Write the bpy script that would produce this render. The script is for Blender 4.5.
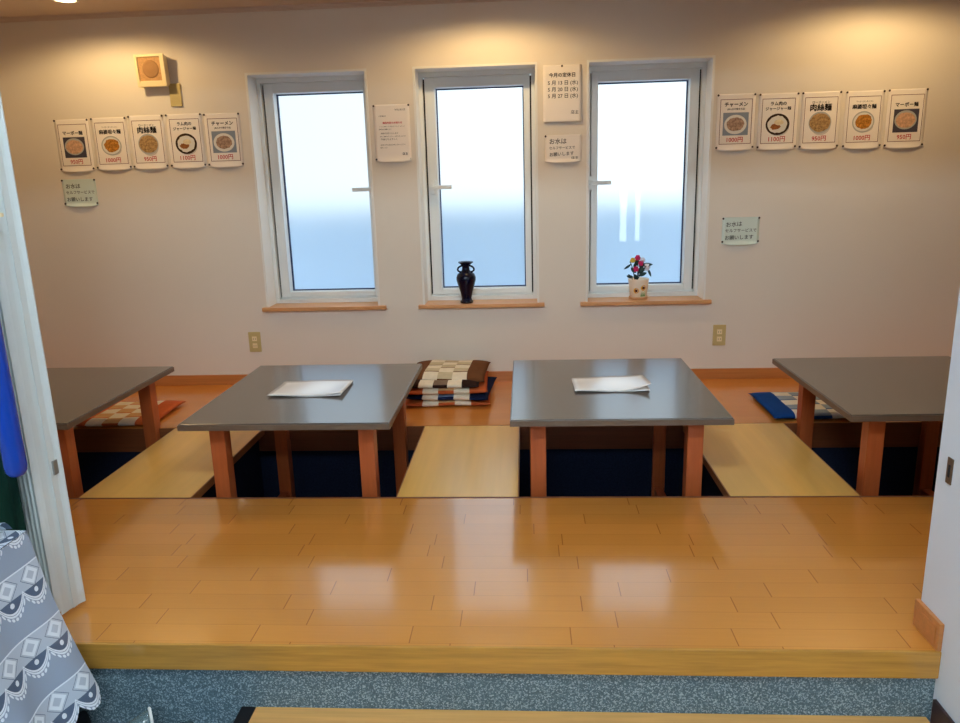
import bpy, bmesh, math, random
from mathutils import Vector, Matrix
from math import sin, cos, pi, radians as R

for o in list(bpy.data.objects):
    bpy.data.objects.remove(o)
sc = bpy.context.scene
C = sc.collection
random.seed(7)

# ------------------------------------------------------------------ camera
cd = bpy.data.cameras.new('camera')
cam = bpy.data.objects.new('camera', cd); C.objects.link(cam)
rv = Vector((0.99801593, 0.05653378, -0.02771531)).normalized()
uv_ = Vector((0.01358396, 0.23648731, 0.97153962)).normalized()
fv = rv.cross(uv_) * -1
M = Matrix((rv, uv_, -fv)).transposed().to_4x4()
M.translation = (0, -4.3, 1.1645)
cam.matrix_world = M
cd.sensor_fit = 'HORIZONTAL'; cd.sensor_width = 36.0
cd.lens = 753.09 / 960 * 36.0
cd.clip_start = 0.01
sc.camera = cam

# ------------------------------------------------------------------ sky
w = bpy.data.worlds.new('sky'); sc.world = w; w.use_nodes = True
nt = w.node_tree; nt.nodes.clear()
tc = nt.nodes.new('ShaderNodeTexCoord'); sx = nt.nodes.new('ShaderNodeSeparateXYZ')
nt.links.new(tc.outputs['Generated'], sx.inputs[0])
mr = nt.nodes.new('ShaderNodeMapRange')                       # sky boosted behind the added entrance slots, to brighten their streaks
mr.inputs['From Min'].default_value = -0.6; mr.inputs['From Max'].default_value = -0.95
mr.inputs['To Min'].default_value = 1.0; mr.inputs['To Max'].default_value = 8.0
nt.links.new(sx.outputs['Y'], mr.inputs['Value'])
mx = nt.nodes.new('ShaderNodeMapRange')                       # overcast brighter towards the east
mx.inputs['From Min'].default_value = -0.5; mx.inputs['From Max'].default_value = 0.6
mx.inputs['To Min'].default_value = 0.85; mx.inputs['To Max'].default_value = 1.5
nt.links.new(sx.outputs['X'], mx.inputs['Value'])
mm = nt.nodes.new('ShaderNodeMath'); mm.operation = 'MULTIPLY'
nt.links.new(mr.outputs[0], mm.inputs[0]); nt.links.new(mx.outputs[0], mm.inputs[1])
bg = nt.nodes.new('ShaderNodeBackground'); bg.inputs[0].default_value = (0.80, 0.93, 1.0, 1)
SKY = 1.15
ms = nt.nodes.new('ShaderNodeMath'); ms.operation = 'MULTIPLY'; ms.inputs[1].default_value = SKY
nt.links.new(mm.outputs[0], ms.inputs[0]); nt.links.new(ms.outputs[0], bg.inputs[1])
wo = nt.nodes.new('ShaderNodeOutputWorld'); nt.links.new(bg.outputs[0], wo.inputs[0])

vs = sc.view_settings
vs.view_transform = 'Standard'; vs.look = 'None'; vs.gamma = 1; vs.use_curve_mapping = False
vs.exposure = 0.18
sc.cycles.max_bounces = 10; sc.cycles.diffuse_bounces = 5; sc.cycles.glossy_bounces = 4
sc.cycles.transmission_bounces = 6; sc.cycles.transparent_max_bounces = 12
sc.cycles.sample_clamp_indirect = 6.0
sc.cycles.caustics_reflective = False
sc.cycles.use_denoising = True

TUBE = 128.0          # unseen fluorescent tubes added in the hall for cool light
SPOT = 23.0          # warm downlights of the raised room

# ------------------------------------------------------------------ materials
def srgb(r, g, b):
    f = lambda c: (c / 255 / 12.92) if c / 255 <= 0.04045 else ((c / 255 + 0.055) / 1.055) ** 2.4
    return (f(r), f(g), f(b), 1)

def mat(name, col, rough=0.5, spec=0.5, metal=0.0, coat=0.0, bump=0.0, bscale=200, noise=0.0, nscale=8, nstretch=(1, 1, 1), trans=0.0, alpha=1.0, coat_rough=0.05):
    m = bpy.data.materials.new(name); m.use_nodes = True
    n = m.node_tree; p = n.nodes['Principled BSDF']
    p.inputs['Base Color'].default_value = col
    p.inputs['Roughness'].default_value = rough
    p.inputs['Specular IOR Level'].default_value = spec
    p.inputs['Metallic'].default_value = metal
    p.inputs['Coat Weight'].default_value = coat
    p.inputs['Coat Roughness'].default_value = coat_rough
    p.inputs['Transmission Weight'].default_value = trans
    p.inputs['Alpha'].default_value = alpha
    t = n.nodes.new('ShaderNodeTexCoord')
    if noise > 0:
        mp = n.nodes.new('ShaderNodeMapping'); mp.inputs['Scale'].default_value = nstretch
        n.links.new(t.outputs['Object'], mp.inputs[0])
        nz = n.nodes.new('ShaderNodeTexNoise'); nz.inputs['Scale'].default_value = nscale; nz.inputs['Detail'].default_value = 5
        n.links.new(mp.outputs[0], nz.inputs['Vector'])
        rp = n.nodes.new('ShaderNodeMapRange'); rp.inputs['From Min'].default_value = 0.3; rp.inputs['From Max'].default_value = 0.7
        rp.inputs['To Min'].default_value = 1 - noise; rp.inputs['To Max'].default_value = 1 + noise
        n.links.new(nz.outputs['Fac'], rp.inputs['Value'])
        hs = n.nodes.new('ShaderNodeHueSaturation'); hs.inputs['Color'].default_value = col
        n.links.new(rp.outputs[0], hs.inputs['Value']); n.links.new(hs.outputs[0], p.inputs['Base Color'])
    if bump > 0:
        nb = n.nodes.new('ShaderNodeTexNoise'); nb.inputs['Scale'].default_value = bscale; nb.inputs['Detail'].default_value = 3
        n.links.new(t.outputs['Object'], nb.inputs['Vector'])
        b = n.nodes.new('ShaderNodeBump'); b.inputs['Strength'].default_value = bump; b.inputs['Distance'].default_value = 0.002
        n.links.new(nb.outputs['Fac'], b.inputs['Height']); n.links.new(b.outputs[0], p.inputs['Normal'])
    return m

def math_(n, op, a, b=None):
    k = n.nodes.new('ShaderNodeMath'); k.operation = op
    for i, v in enumerate((a, b)):
        if v is None: continue
        if isinstance(v, (int, float)): k.inputs[i].default_value = v
        else: n.links.new(v, k.inputs[i])
    return k.outputs[0]

def mix_(n, f, a, b):
    k = n.nodes.new('ShaderNodeMix'); k.data_type = 'RGBA'
    for s, v in (('Factor', f), ('A', a), ('B', b)):
        i = [q for q in k.inputs if q.name == s and (q.type == ('VALUE' if s == 'Factor' else 'RGBA'))][0]
        if isinstance(v, (tuple, float, int)): i.default_value = v
        else: n.links.new(v, i)
    return [q for q in k.outputs if q.type == 'RGBA'][0]

def boards_mat(name, col, width, length, tone=0.10, seam=0.0013, rough=0.16, coat=0.5, phase=0.0, seamdark=0.5):
    """strip flooring laid along X: staggered end joints, each board with its own tone"""
    m = bpy.data.materials.new(name); m.use_nodes = True
    n = m.node_tree; p = n.nodes['Principled BSDF']
    t = n.nodes.new('ShaderNodeTexCoord'); s = n.nodes.new('ShaderNodeSeparateXYZ')
    n.links.new(t.outputs['Object'], s.inputs[0])
    v = math_(n, 'DIVIDE', math_(n, 'ADD', s.outputs['Y'], phase), width)
    row = math_(n, 'FLOOR', v); fy = math_(n, 'FRACT', v)
    wn = n.nodes.new('ShaderNodeTexWhiteNoise'); wn.noise_dimensions = '1D'; n.links.new(row, wn.inputs['W'])
    u = math_(n, 'ADD', math_(n, 'DIVIDE', s.outputs['X'], length), math_(n, 'MULTIPLY', wn.outputs['Value'], 3.0))
    colm = math_(n, 'FLOOR', u); fx = math_(n, 'FRACT', u)
    ey = math_(n, 'LESS_THAN', math_(n, 'MULTIPLY', math_(n, 'MINIMUM', fy, math_(n, 'SUBTRACT', 1.0, fy)), width), seam * 0.5)
    ex = math_(n, 'LESS_THAN', math_(n, 'MULTIPLY', math_(n, 'MINIMUM', fx, math_(n, 'SUBTRACT', 1.0, fx)), length), seam)
    # joints between rows are tighter (fainter) than the end joints
    e = math_(n, 'MAXIMUM', ex, math_(n, 'MULTIPLY', ey, 0.55))
    cb = n.nodes.new('ShaderNodeCombineXYZ'); n.links.new(row, cb.inputs[0]); n.links.new(colm, cb.inputs[1])
    w2 = n.nodes.new('ShaderNodeTexWhiteNoise'); w2.noise_dimensions = '2D'; n.links.new(cb.outputs[0], w2.inputs['Vector'])
    mp = n.nodes.new('ShaderNodeMapping'); mp.inputs['Scale'].default_value = (2.0, 45, 1)
    n.links.new(t.outputs['Object'], mp.inputs[0])
    nz = n.nodes.new('ShaderNodeTexNoise'); nz.inputs['Scale'].default_value = 3.0; nz.inputs['Detail'].default_value = 5
    n.links.new(mp.outputs[0], nz.inputs['Vector'])
    val = math_(n, 'ADD', math_(n, 'ADD', 1 - tone * 0.5 - 0.06, math_(n, 'MULTIPLY', w2.outputs['Value'], tone)), math_(n, 'MULTIPLY', nz.outputs['Fac'], 0.12))
    hs = n.nodes.new('ShaderNodeHueSaturation'); hs.inputs['Color'].default_value = col; n.links.new(val, hs.inputs['Value'])
    dark = (col[0] * seamdark, col[1] * seamdark * 0.8, col[2] * seamdark * 0.7, 1)
    n.links.new(mix_(n, e, hs.outputs[0], dark), p.inputs['Base Color'])
    p.inputs['Roughness'].default_value = rough + 0.12
    p.inputs['Specular IOR Level'].default_value = 0.4
    p.inputs['Coat Weight'].default_value = coat; p.inputs['Coat Roughness'].default_value = rough; p.inputs['Coat IOR'].default_value = 1.6
    b = n.nodes.new('ShaderNodeBump'); b.inputs['Strength'].default_value = 0.35; b.inputs['Distance'].default_value = 0.001
    n.links.new(math_(n, 'SUBTRACT', 1.0, e), b.inputs['Height']); n.links.new(b.outputs[0], p.inputs['Normal'])
    return m

def speckle_mat(name, base, light, scale=260):
    m = mat(name, base, 0.55, 0.4)
    n = m.node_tree; p = n.nodes['Principled BSDF']
    t = [q for q in n.nodes if q.type == 'TEX_COORD'][0]
    vz = n.nodes.new('ShaderNodeTexVoronoi'); vz.inputs['Scale'].default_value = scale
    n.links.new(t.outputs['Object'], vz.inputs['Vector'])
    s = n.nodes.new('ShaderNodeSeparateColor'); n.links.new(vz.outputs['Color'], s.inputs[0])
    rp = n.nodes.new('ShaderNodeValToRGB'); n.links.new(s.outputs[0], rp.inputs[0])
    cr = rp.color_ramp; cr.elements[0].position = 0.25; cr.elements[0].color = tuple(c * 0.7 for c in base[:3]) + (1,)
    cr.elements[1].position = 0.95; cr.elements[1].color = light
    k = cr.elements.new(0.6); k.color = base
    n.links.new(rp.outputs[0], p.inputs['Base Color'])
    return m

def lace_mat():
    """machine lace: bands of diamonds and scalloped eyelets on a fine net, laid out in the cloth's own UV (metres)"""
    m = bpy.data.materials.new('lace'); m.use_nodes = True
    n = m.node_tree; p = n.nodes['Principled BSDF']
    t = n.nodes.new('ShaderNodeTexCoord'); s = n.nodes.new('ShaderNodeSeparateXYZ'); n.links.new(t.outputs['UV'], s.inputs[0])
    u, v = s.outputs['X'], s.outputs['Y']            # u along the hem, v up from the hem
    P, Q = 0.080, 0.150                              # motif pitch, band pitch
    fv = math_(n, 'MULTIPLY', math_(n, 'FRACT', math_(n, 'DIVIDE', math_(n, 'ADD', v, 0.0), Q)), Q)
    fu = math_(n, 'SUBTRACT', math_(n, 'FRACT', math_(n, 'DIVIDE', u, P)), 0.5)
    au = math_(n, 'ABSOLUTE', fu)
    # scallop arc : parabola hanging from the band, lowest in the middle of each motif
    arc = math_(n, 'ADD', 0.012, math_(n, 'MULTIPLY', math_(n, 'MULTIPLY', au, au), 0.135))
    d = math_(n, 'SUBTRACT', fv, arc)                # height above the arc
    inband = math_(n, 'MULTIPLY', math_(n, 'GREATER_THAN', d, 0.0), math_(n, 'LESS_THAN', fv, 0.108))
    rim = math_(n, 'MULTIPLY', math_(n, 'GREATER_THAN', d, 0.0), math_(n, 'LESS_THAN', d, 0.0115))
    slit = math_(n, 'MULTIPLY', math_(n, 'GREATER_THAN', d, 0.0052), math_(n, 'LESS_THAN', d, 0.0064))
    eye = math_(n, 'MULTIPLY', math_(n, 'GREATER_THAN', d, 0.0115), math_(n, 'LESS_THAN', fv, 0.052))
    def disc(cu, cv, r):
        a = math_(n, 'MULTIPLY', math_(n, 'SUBTRACT', fu, cu), P); b = math_(n, 'SUBTRACT', fv, cv)
        return math_(n, 'LESS_THAN', math_(n, 'ADD', math_(n, 'MULTIPLY', a, a), math_(n, 'MULTIPLY', b, b)), r * r)
    blob = disc(0.0, 0.040, 0.0065)
    # picot dots under the scallop
    pf = math_(n, 'MULTIPLY', math_(n, 'SUBTRACT', math_(n, 'FRACT', math_(n, 'DIVIDE', u, P / 7)), 0.5), P / 7)
    dd = math_(n, 'ADD', d, 0.006)
    pic = math_(n, 'LESS_THAN', math_(n, 'ADD', math_(n, 'MULTIPLY', pf, pf), math_(n, 'MULTIPLY', dd, dd)), 0.0042 ** 2)
    # diamonds
    dm = math_(n, 'ADD', math_(n, 'MULTIPLY', au, P * 0.85), math_(n, 'ABSOLUTE', math_(n, 'SUBTRACT', fv, 0.079)))
    ring = math_(n, 'MULTIPLY', math_(n, 'LESS_THAN', dm, 0.0235), math_(n, 'GREATER_THAN', dm, 0.0125))
    cross = math_(n, 'MULTIPLY', math_(n, 'GREATER_THAN', dm, 0.0285), math_(n, 'LESS_THAN', dm, 0.0302))
    band = math_(n, 'MULTIPLY', math_(n, 'GREATER_THAN', fv, 0.052), math_(n, 'LESS_THAN', fv, 0.106))
    edge = math_(n, 'MULTIPLY', math_(n, 'GREATER_THAN', fv, 0.1040), math_(n, 'LESS_THAN', fv, 0.1076))
    white = math_(n, 'MAXIMUM', math_(n, 'MAXIMUM', rim, blob), math_(n, 'MAXIMUM', pic, math_(n, 'MAXIMUM', math_(n, 'MULTIPLY', ring, band), edge)))
    net = srgb(158, 172, 194); wh = srgb(228, 236, 246); semi = srgb(194, 206, 222); dk = srgb(88, 104, 130)
    c1 = mix_(n, band, net, semi)
    c2 = mix_(n, math_(n, 'MULTIPLY', cross, band), c1, dk)
    c3 = mix_(n, eye, c2, dk)
    c4 = mix_(n, white, c3, wh)
    c5 = mix_(n, slit, c4, dk)
    n.links.new(c5, p.inputs['Base Color'])
    p.inputs['Roughness'].default_value = 0.9
    # the hem is cut along the lowest scallop
    cut = math_(n, 'MULTIPLY', math_(n, 'LESS_THAN', v, 0.05), math_(n, 'LESS_THAN', math_(n, 'ADD', d, 0.009), 0.0))
    al = math_(n, 'MULTIPLY', math_(n, 'SUBTRACT', 1.0, cut), math_(n, 'ADD', 0.90, math_(n, 'MULTIPLY', white, 0.1)))
    n.links.new(al, p.inputs['Alpha'])
    return m

def patch_mat(name, base, white, second, soft=0.12):
    """patchwork floor cushion: plain side bands, checked centre band (UV 0..1 across the cushion)"""
    m = mat(name, base, 0.95, 0.1)
    n = m.node_tree; p = n.nodes['Principled BSDF']
    t = [q for q in n.nodes if q.type == 'TEX_COORD'][0]
    s = n.nodes.new('ShaderNodeSeparateXYZ'); n.links.new(t.outputs['UV'], s.inputs[0])
    u, v = s.outputs['X'], s.outputs['Y']
    bandm = math_(n, 'LESS_THAN', math_(n, 'ABSOLUTE', math_(n, 'SUBTRACT', u, 0.5)), 0.279)
    cu = math_(n, 'FLOOR', math_(n, 'ADD', math_(n, 'MULTIPLY', u, 5.376), 0.812)); cv = math_(n, 'FLOOR', math_(n, 'MULTIPLY', v, 5.4))
    ck = math_(n, 'FRACT', math_(n, 'MULTIPLY', math_(n, 'ADD', cu, cv), 0.5))
    ck = math_(n, 'GREATER_THAN', ck, 0.25)
    fvv = math_(n, 'FRACT', math_(n, 'MULTIPLY', v, 5.4))
    slit = math_(n, 'MULTIPLY', math_(n, 'LESS_THAN', fvv, 0.14), ck)
    nz = n.nodes.new('ShaderNodeTexNoise'); nz.inputs['Scale'].default_value = 30
    n.links.new(t.outputs['Object'], nz.inputs['Vector'])
    cell = mix_(n, ck, white, second)
    cell = mix_(n, slit, cell, base)
    c = mix_(n, bandm, base, cell)
    hs = n.nodes.new('ShaderNodeHueSaturation'); n.links.new(c, hs.inputs['Color'])
    n.links.new(math_(n, 'ADD', 0.85, math_(n, 'MULTIPLY', nz.outputs['Fac'], 0.3)), hs.inputs['Value'])
    n.links.new(hs.outputs[0], p.inputs['Base Color'])
    return m

def emis(name, col, st):
    m = bpy.data.materials.new(name); m.use_nodes = True; n = m.node_tree; n.nodes.clear()
    e = n.nodes.new('ShaderNodeEmission'); e.inputs[0].default_value = col; e.inputs[1].default_value = st
    o = n.nodes.new('ShaderNodeOutputMaterial'); n.links.new(e.outputs[0], o.inputs[0]); return m

def frosted(name):
    """frosted pane: polished room side, etched outer side that blurs what lies beyond"""
    m = bpy.data.materials.new(name); m.use_nodes = True; n = m.node_tree; n.nodes.clear()
    r = n.nodes.new('ShaderNodeBsdfRefraction'); r.inputs['IOR'].default_value = 1.30; r.inputs['Roughness'].default_value = 0.62
    r.inputs['Color'].default_value = (0.94, 0.97, 1.0, 1)
    tr = n.nodes.new('ShaderNodeBsdfTranslucent'); tr.inputs[0].default_value = (0.85, 0.93, 1.0, 1)
    ma = n.nodes.new('ShaderNodeMixShader'); ma.inputs[0].default_value = 0.12
    n.links.new(r.outputs[0], ma.inputs[1]); n.links.new(tr.outputs[0], ma.inputs[2])
    g = n.nodes.new('ShaderNodeBsdfGlossy'); g.inputs['Roughness'].default_value = 0.02
    f = n.nodes.new('ShaderNodeFresnel'); f.inputs['IOR'].default_value = 1.5
    mb = n.nodes.new('ShaderNodeMixShader'); n.links.new(f.outputs[0], mb.inputs[0])
    n.links.new(ma.outputs[0], mb.inputs[1]); n.links.new(g.outputs[0], mb.inputs[2])
    o = n.nodes.new('ShaderNodeOutputMaterial'); n.links.new(mb.outputs[0], o.inputs[0]); return m

WALL = mat('cream_wallpaper', srgb(228, 219, 206), 0.85, 0.2, bump=0.25, bscale=350)
CEIL = mat('ceiling_paper', srgb(216, 196, 178), 0.9, 0.2)
WHITE = mat('white_wallpaper', srgb(222, 230, 240), 0.8, 0.2, bump=0.15, bscale=350)
FLOOR = boards_mat('strip_floor', srgb(204, 136, 58), 0.0772, 0.42, rough=0.10, coat=1.0, phase=2.588)
FLOORB = boards_mat('long_strip_floor', srgb(206, 132, 60), 0.09, 2.9, rough=0.12, coat=0.5, seam=0.0008, seamdark=0.7)
NOSE = mat('laminated_nosing', srgb(186, 134, 58), 0.25, 0.5, coat=0.4, noise=0.16, nscale=4, nstretch=(1.5, 20, 25))
ORANGE = mat('orange_wood', srgb(190, 122, 66), 0.3, 0.5, coat=0.2, noise=0.10, nscale=4, nstretch=(1, 15, 20))
PITWOOD = mat('pit_edge_wood', srgb(120, 66, 36), 0.45, 0.4, noise=0.12, nscale=4, nstretch=(1, 15, 20))
SEAT = mat('pale_varnished_wood', srgb(236, 186, 98), 0.3, 0.4, coat=0.4, coat_rough=0.2, noise=0.06, nscale=3, nstretch=(7, 0.35, 1))
SEATEDGE = mat('seat_edge_wood', srgb(150, 92, 48), 0.4)
LEGW = mat('reddish_wood', srgb(176, 88, 44), 0.35, 0.5, noise=0.10, nscale=4, nstretch=(20, 20, 1.5))
LAM = mat('dark_table_laminate', srgb(86, 77, 70), 0.26, 0.6, coat=0.75, coat_rough=0.15, noise=0.07, nscale=5, nstretch=(0.8, 110, 1))
LAMEDGE = mat('table_edge_band', srgb(104, 86, 70), 0.35, 0.5, noise=0.08, nscale=5, nstretch=(1, 60, 60))
NAVY = mat('navy_carpet', srgb(28, 36, 56), 0.98, 0.05, noise=0.25, nscale=120)
SPECK = speckle_mat('speckled_vinyl', srgb(88, 112, 122), srgb(160, 178, 186), 330)
VINYL = mat('window_vinyl', srgb(230, 234, 234), 0.35, 0.5)
CASING = mat('white_casing', srgb(234, 232, 226), 0.45, 0.4)
GASKET = mat('blue_black_gasket', srgb(24, 40, 84), 0.5)
DARK = mat('dark_recess_shade', srgb(30, 32, 36), 0.8)
PANE = frosted('frosted_glass')
SILLW = mat('sill_wood', srgb(206, 152, 100), 0.35, 0.4, noise=0.1, nscale=4, nstretch=(1, 15, 15))
CREAM = mat('cream_plastic', srgb(240, 222, 178), 0.45, 0.4)
YELLOWED = mat('yellowed_plastic', srgb(196, 178, 122), 0.5, 0.4)
GRILLE = mat('brown_grille_cloth', srgb(192, 150, 104), 0.8, 0.2, noise=0.15, nscale=90)
CONE = mat('speaker_cone', srgb(166, 126, 86), 0.8, 0.2)
METAL = mat('brushed_metal', srgb(170, 170, 165), 0.35, 0.5, metal=0.8)
BRONZE = mat('bronze_plate', srgb(106, 84, 66), 0.45, 0.5, metal=0.3)
PAPER = mat('white_paper', srgb(244, 236, 228), 0.85, 0.2)
GREENP = mat('pale_green_paper', srgb(212, 226, 218), 0.85, 0.2)
INK = mat('black_ink', srgb(26, 20, 20), 0.8, 0.1)
GREYINK = mat('grey_ink', srgb(92, 84, 82), 0.8, 0.1)
REDINK = mat('red_ink', srgb(196, 34, 44), 0.8, 0.1)
FRAMEINK = mat('maroon_ink', srgb(112, 46, 42), 0.8, 0.1)
PIN = mat('pin_brown', srgb(58, 40, 32), 0.35, 0.5)
PVC = mat('folding_door_vinyl', srgb(212, 218, 216), 0.5, 0.3, noise=0.02, nscale=3, nstretch=(1, 1, 1))
BLUE = mat('glossy_blue_plastic', srgb(8, 58, 160), 0.18, 0.5, coat=0.5)
GREEN = mat('dark_green_cloth', srgb(20, 48, 38), 0.9, 0.1, noise=0.2, nscale=10, nstretch=(5, 5, 0.6))
LACE = lace_mat()
BLACK = mat('black_rubber', srgb(16, 16, 20), 0.6, 0.3)
DARKWOOD = mat('dark_stand_wood', srgb(38, 30, 30), 0.6)
MAROON = mat('maroon_vinyl_baseboard', srgb(52, 34, 36), 0.5)
BOARD = mat('duckboard_wood', srgb(220, 164, 94), 0.35, 0.4, coat=0.2, noise=0.10, nscale=4, nstretch=(1, 20, 20))
CLEAR = mat('translucent_plastic', srgb(190, 214, 216), 0.15, 0.5, trans=0.85)
VASE = mat('navy_glaze', srgb(5, 9, 36), 0.15, 0.3)
CERAM = mat('cream_ceramic', srgb(250, 240, 222), 0.3, 0.5)
TERRA = mat('saucer_clay', srgb(214, 166, 120), 0.5)
SOIL = mat('soil', srgb(96, 70, 66), 0.9)
STEM = mat('dark_stem', srgb(24, 44, 46), 0.6)
LEAF = mat('dark_leaf', srgb(30, 56, 52), 0.55)
PINKF = mat('magenta_petal', srgb(204, 20, 96), 0.6)
YELF = mat('yellow_petal', srgb(226, 190, 60), 0.6)
WHITF = mat('white_petal', srgb(226, 226, 236), 0.6)
SUNP = mat('sunflower_yellow', srgb(226, 166, 30), 0.6)
SUNC = mat('sunflower_centre', srgb(86, 30, 14), 0.6)
GRASSP = mat('painted_grass', srgb(120, 168, 104), 0.6)
GLOW = emis('warm_bulb', (1.0, 0.72, 0.40, 1), 9.0)
TUBEM = emis('added_fluorescent_tube', (0.80, 0.94, 1.0, 1), TUBE)
OUTW = mat('outside_bluish_panel', srgb(206, 230, 255), 0.9, 0.1)
OUTG = mat('outside_concrete', srgb(190, 200, 214), 0.9, 0.1)
HALLF = mat('hall_floor_vinyl', srgb(92, 106, 116), 0.5, 0.4, noise=0.15, nscale=150)

# ------------------------------------------------------------------ mesh helpers
class MB:
    def __init__(s): s.bm = bmesh.new(); s.uv = None
    def box(s, a, b, mi=0, bev=0.0, M=None):
        a, b = Vector(a), Vector(b)
        r = bmesh.ops.create_cube(s.bm, size=1)
        vs_ = r['verts']
        for v in vs_:
            v.co = Vector((a[i] + (v.co[i] + 0.5) * (b[i] - a[i]) for i in range(3)))
            if M: v.co = M @ v.co
        fs = {f for v in vs_ for f in v.link_faces}
        for f in fs: f.material_index = mi
        if bev > 0:
            es = {e for v in vs_ for e in v.link_edges}
            q = bmesh.ops.bevel(s.bm, geom=list(es), offset=bev, segments=2, affect='EDGES', profile=0.6)
            for f in q['faces']: f.material_index = mi
        return s
    def ring(s, x0, z0, x1, z1, y0, y1, w, mi=0, wt=None, wb=None):
        """rectangular frame in XZ with member width w"""
        wt = w if wt is None else wt; wb = w if wb is None else wb
        s.box((x0, y0, z0), (x0 + w, y1, z1), mi); s.box((x1 - w, y0, z0), (x1, y1, z1), mi)
        s.box((x0 + w, y0, z1 - wt), (x1 - w, y1, z1), mi); s.box((x0 + w, y0, z0), (x1 - w, y1, z0 + wb), mi)
        return s
    def lathe(s, prof, c=(0, 0, 0), n=32, mi=0, axis='Z', cap=True):
        rings = []
        for r, h in prof:
            L = []
            for k in range(n):
                a = 2 * pi * k / n
                p = (r * cos(a), r * sin(a), h)
                if axis == 'Y': p = (p[0], p[2], p[1])
                if axis == 'X': p = (p[2], p[0], p[1])
                L.append(s.bm.verts.new(Vector(p) + Vector(c)))
            rings.append(L)
        for A, B in zip(rings, rings[1:]):
            for k in range(n):
                f = s.bm.faces.new((A[k], A[(k + 1) % n], B[(k + 1) % n], B[k])); f.material_index = mi; f.smooth = True
        if cap:
            for L in (rings[0], rings[-1]):
                f = s.bm.faces.new(L); f.material_index = mi
        return s
    def tube(s, pts, r, n=10, mi=0):
        pts = [Vector(p) for p in pts]; rings = []
        rad = r if isinstance(r, (list, tuple)) else [r] * len(pts)
        up = Vector((0.13, 0.31, 0.94))
        for i, p in enumerate(pts):
            d = (pts[min(i + 1, len(pts) - 1)] - pts[max(i - 1, 0)]).normalized()
            a = d.cross(up); a = a.normalized() if a.length > 1e-3 else d.orthogonal().normalized()
            b = d.cross(a)
            rings.append([s.bm.verts.new(p + (a * cos(2 * pi * k / n) + b * sin(2 * pi * k / n)) * rad[i]) for k in range(n)])
        for A, B in zip(rings, rings[1:]):
            for k in range(n):
                f = s.bm.faces.new((A[k], A[(k + 1) % n], B[(k + 1) % n], B[k])); f.material_index = mi; f.smooth = True
        for L in (rings[0], rings[-1]): f = s.bm.faces.new(L); f.material_index = mi
        return s
    def prism(s, poly, z0, z1, mi=0):
        """vertical prism over an XY polygon"""
        A = [s.bm.verts.new((x, y, z0)) for x, y in poly]; B = [s.bm.verts.new((x, y, z1)) for x, y in poly]
        n = len(poly)
        for k in range(n):
            f = s.bm.faces.new((A[k], A[(k + 1) % n], B[(k + 1) % n], B[k])); f.material_index = mi
        for L in (A[::-1], B): f = s.bm.faces.new(L); f.material_index = mi
        return s
    def disc(s, cx, cz, rx, rz, y, n=28, mi=0, jit=0):
        """flat ellipse facing -Y"""
        L = []
        for k in range(n):
            a = 2 * pi * k / n; q = 1 + random.uniform(-jit, jit)
            L.append(s.bm.verts.new((cx + rx * q * cos(a), y, cz + rz * q * sin(a))))
        f = s.bm.faces.new(L); f.material_index = mi; return s
    def rect(s, x0, z0, x1, z1, y, mi=0):
        f = s.bm.faces.new([s.bm.verts.new(p) for p in ((x0, y, z0), (x1, y, z0), (x1, y, z1), (x0, y, z1))]); f.material_index = mi; return s
    def grid(s, fn, nu, nv, mi=0, uvfn=None, smooth=True):
        V = [[s.bm.verts.new(fn(i / nu, j / nv)) for j in range(nv + 1)] for i in range(nu + 1)]
        lay = s.bm.loops.layers.uv.verify() if uvfn else None
        for i in range(nu):
            for j in range(nv):
                q = ((i, j), (i + 1, j), (i + 1, j + 1), (i, j + 1))
                f = s.bm.faces.new([V[a][b] for a, b in q]); f.material_index = mi; f.smooth = smooth
                if lay:
                    for lp, (a, b) in zip(f.loops, q): lp[lay].uv = uvfn(a / nu, b / nv)
        return s
    def blob(s, c, r, mi=0, n=8, sc=(1, 1, 1)):
        q = bmesh.ops.create_uvsphere(s.bm, u_segments=n, v_segments=max(4, n // 2 + 1), radius=r)
        for v in q['verts']:
            v.co = Vector((v.co[i] * sc[i] for i in range(3))) + Vector(c)
            for f in v.link_faces: f.material_index = mi; f.smooth = True
        return s
    def build(s, name, mats, parent=None, origin=None, fix=True):
        if fix: bmesh.ops.recalc_face_normals(s.bm, faces=s.bm.faces)
        me = bpy.data.meshes.new(name); s.bm.to_mesh(me); s.bm.free()
        for m in (mats if isinstance(mats, (list, tuple)) else [mats]): me.materials.append(m)
        o = bpy.data.objects.new(name, me); C.objects.link(o)
        if origin is not None:
            me.transform(Matrix.Translation(-Vector(origin))); o.location = origin
        if parent: o.parent = parent
        return o

def tag(o, label=None, cat=None, group=None, kind=None):
    for k, v in (('label', label), ('category', cat), ('group', group), ('kind', kind)):
        if v: o[k] = v
    return o

def thing(name, label, cat, loc=(0, 0, 0), group=None, rz=0.0, kind=None):
    o = bpy.data.objects.new(name, None); C.objects.link(o)
    o.empty_display_size = 0.05; o.location = loc; o.rotation_euler = (0, 0, rz)
    return tag(o, label, cat, group, kind)

def struct(name, mb, m, parent=None, label=None):
    o = mb.build(name, m, parent)
    if not parent: o['kind'] = 'structure'
    if label: o['label'] = label
    return o

def copy_tree(o, parent=None):
    c = o.copy(); C.objects.link(c)
    if parent: c.parent = parent; c.matrix_parent_inverse = o.matrix_parent_inverse.copy()
    for ch in list(o.children): copy_tree(ch, c)
    return c

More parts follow.
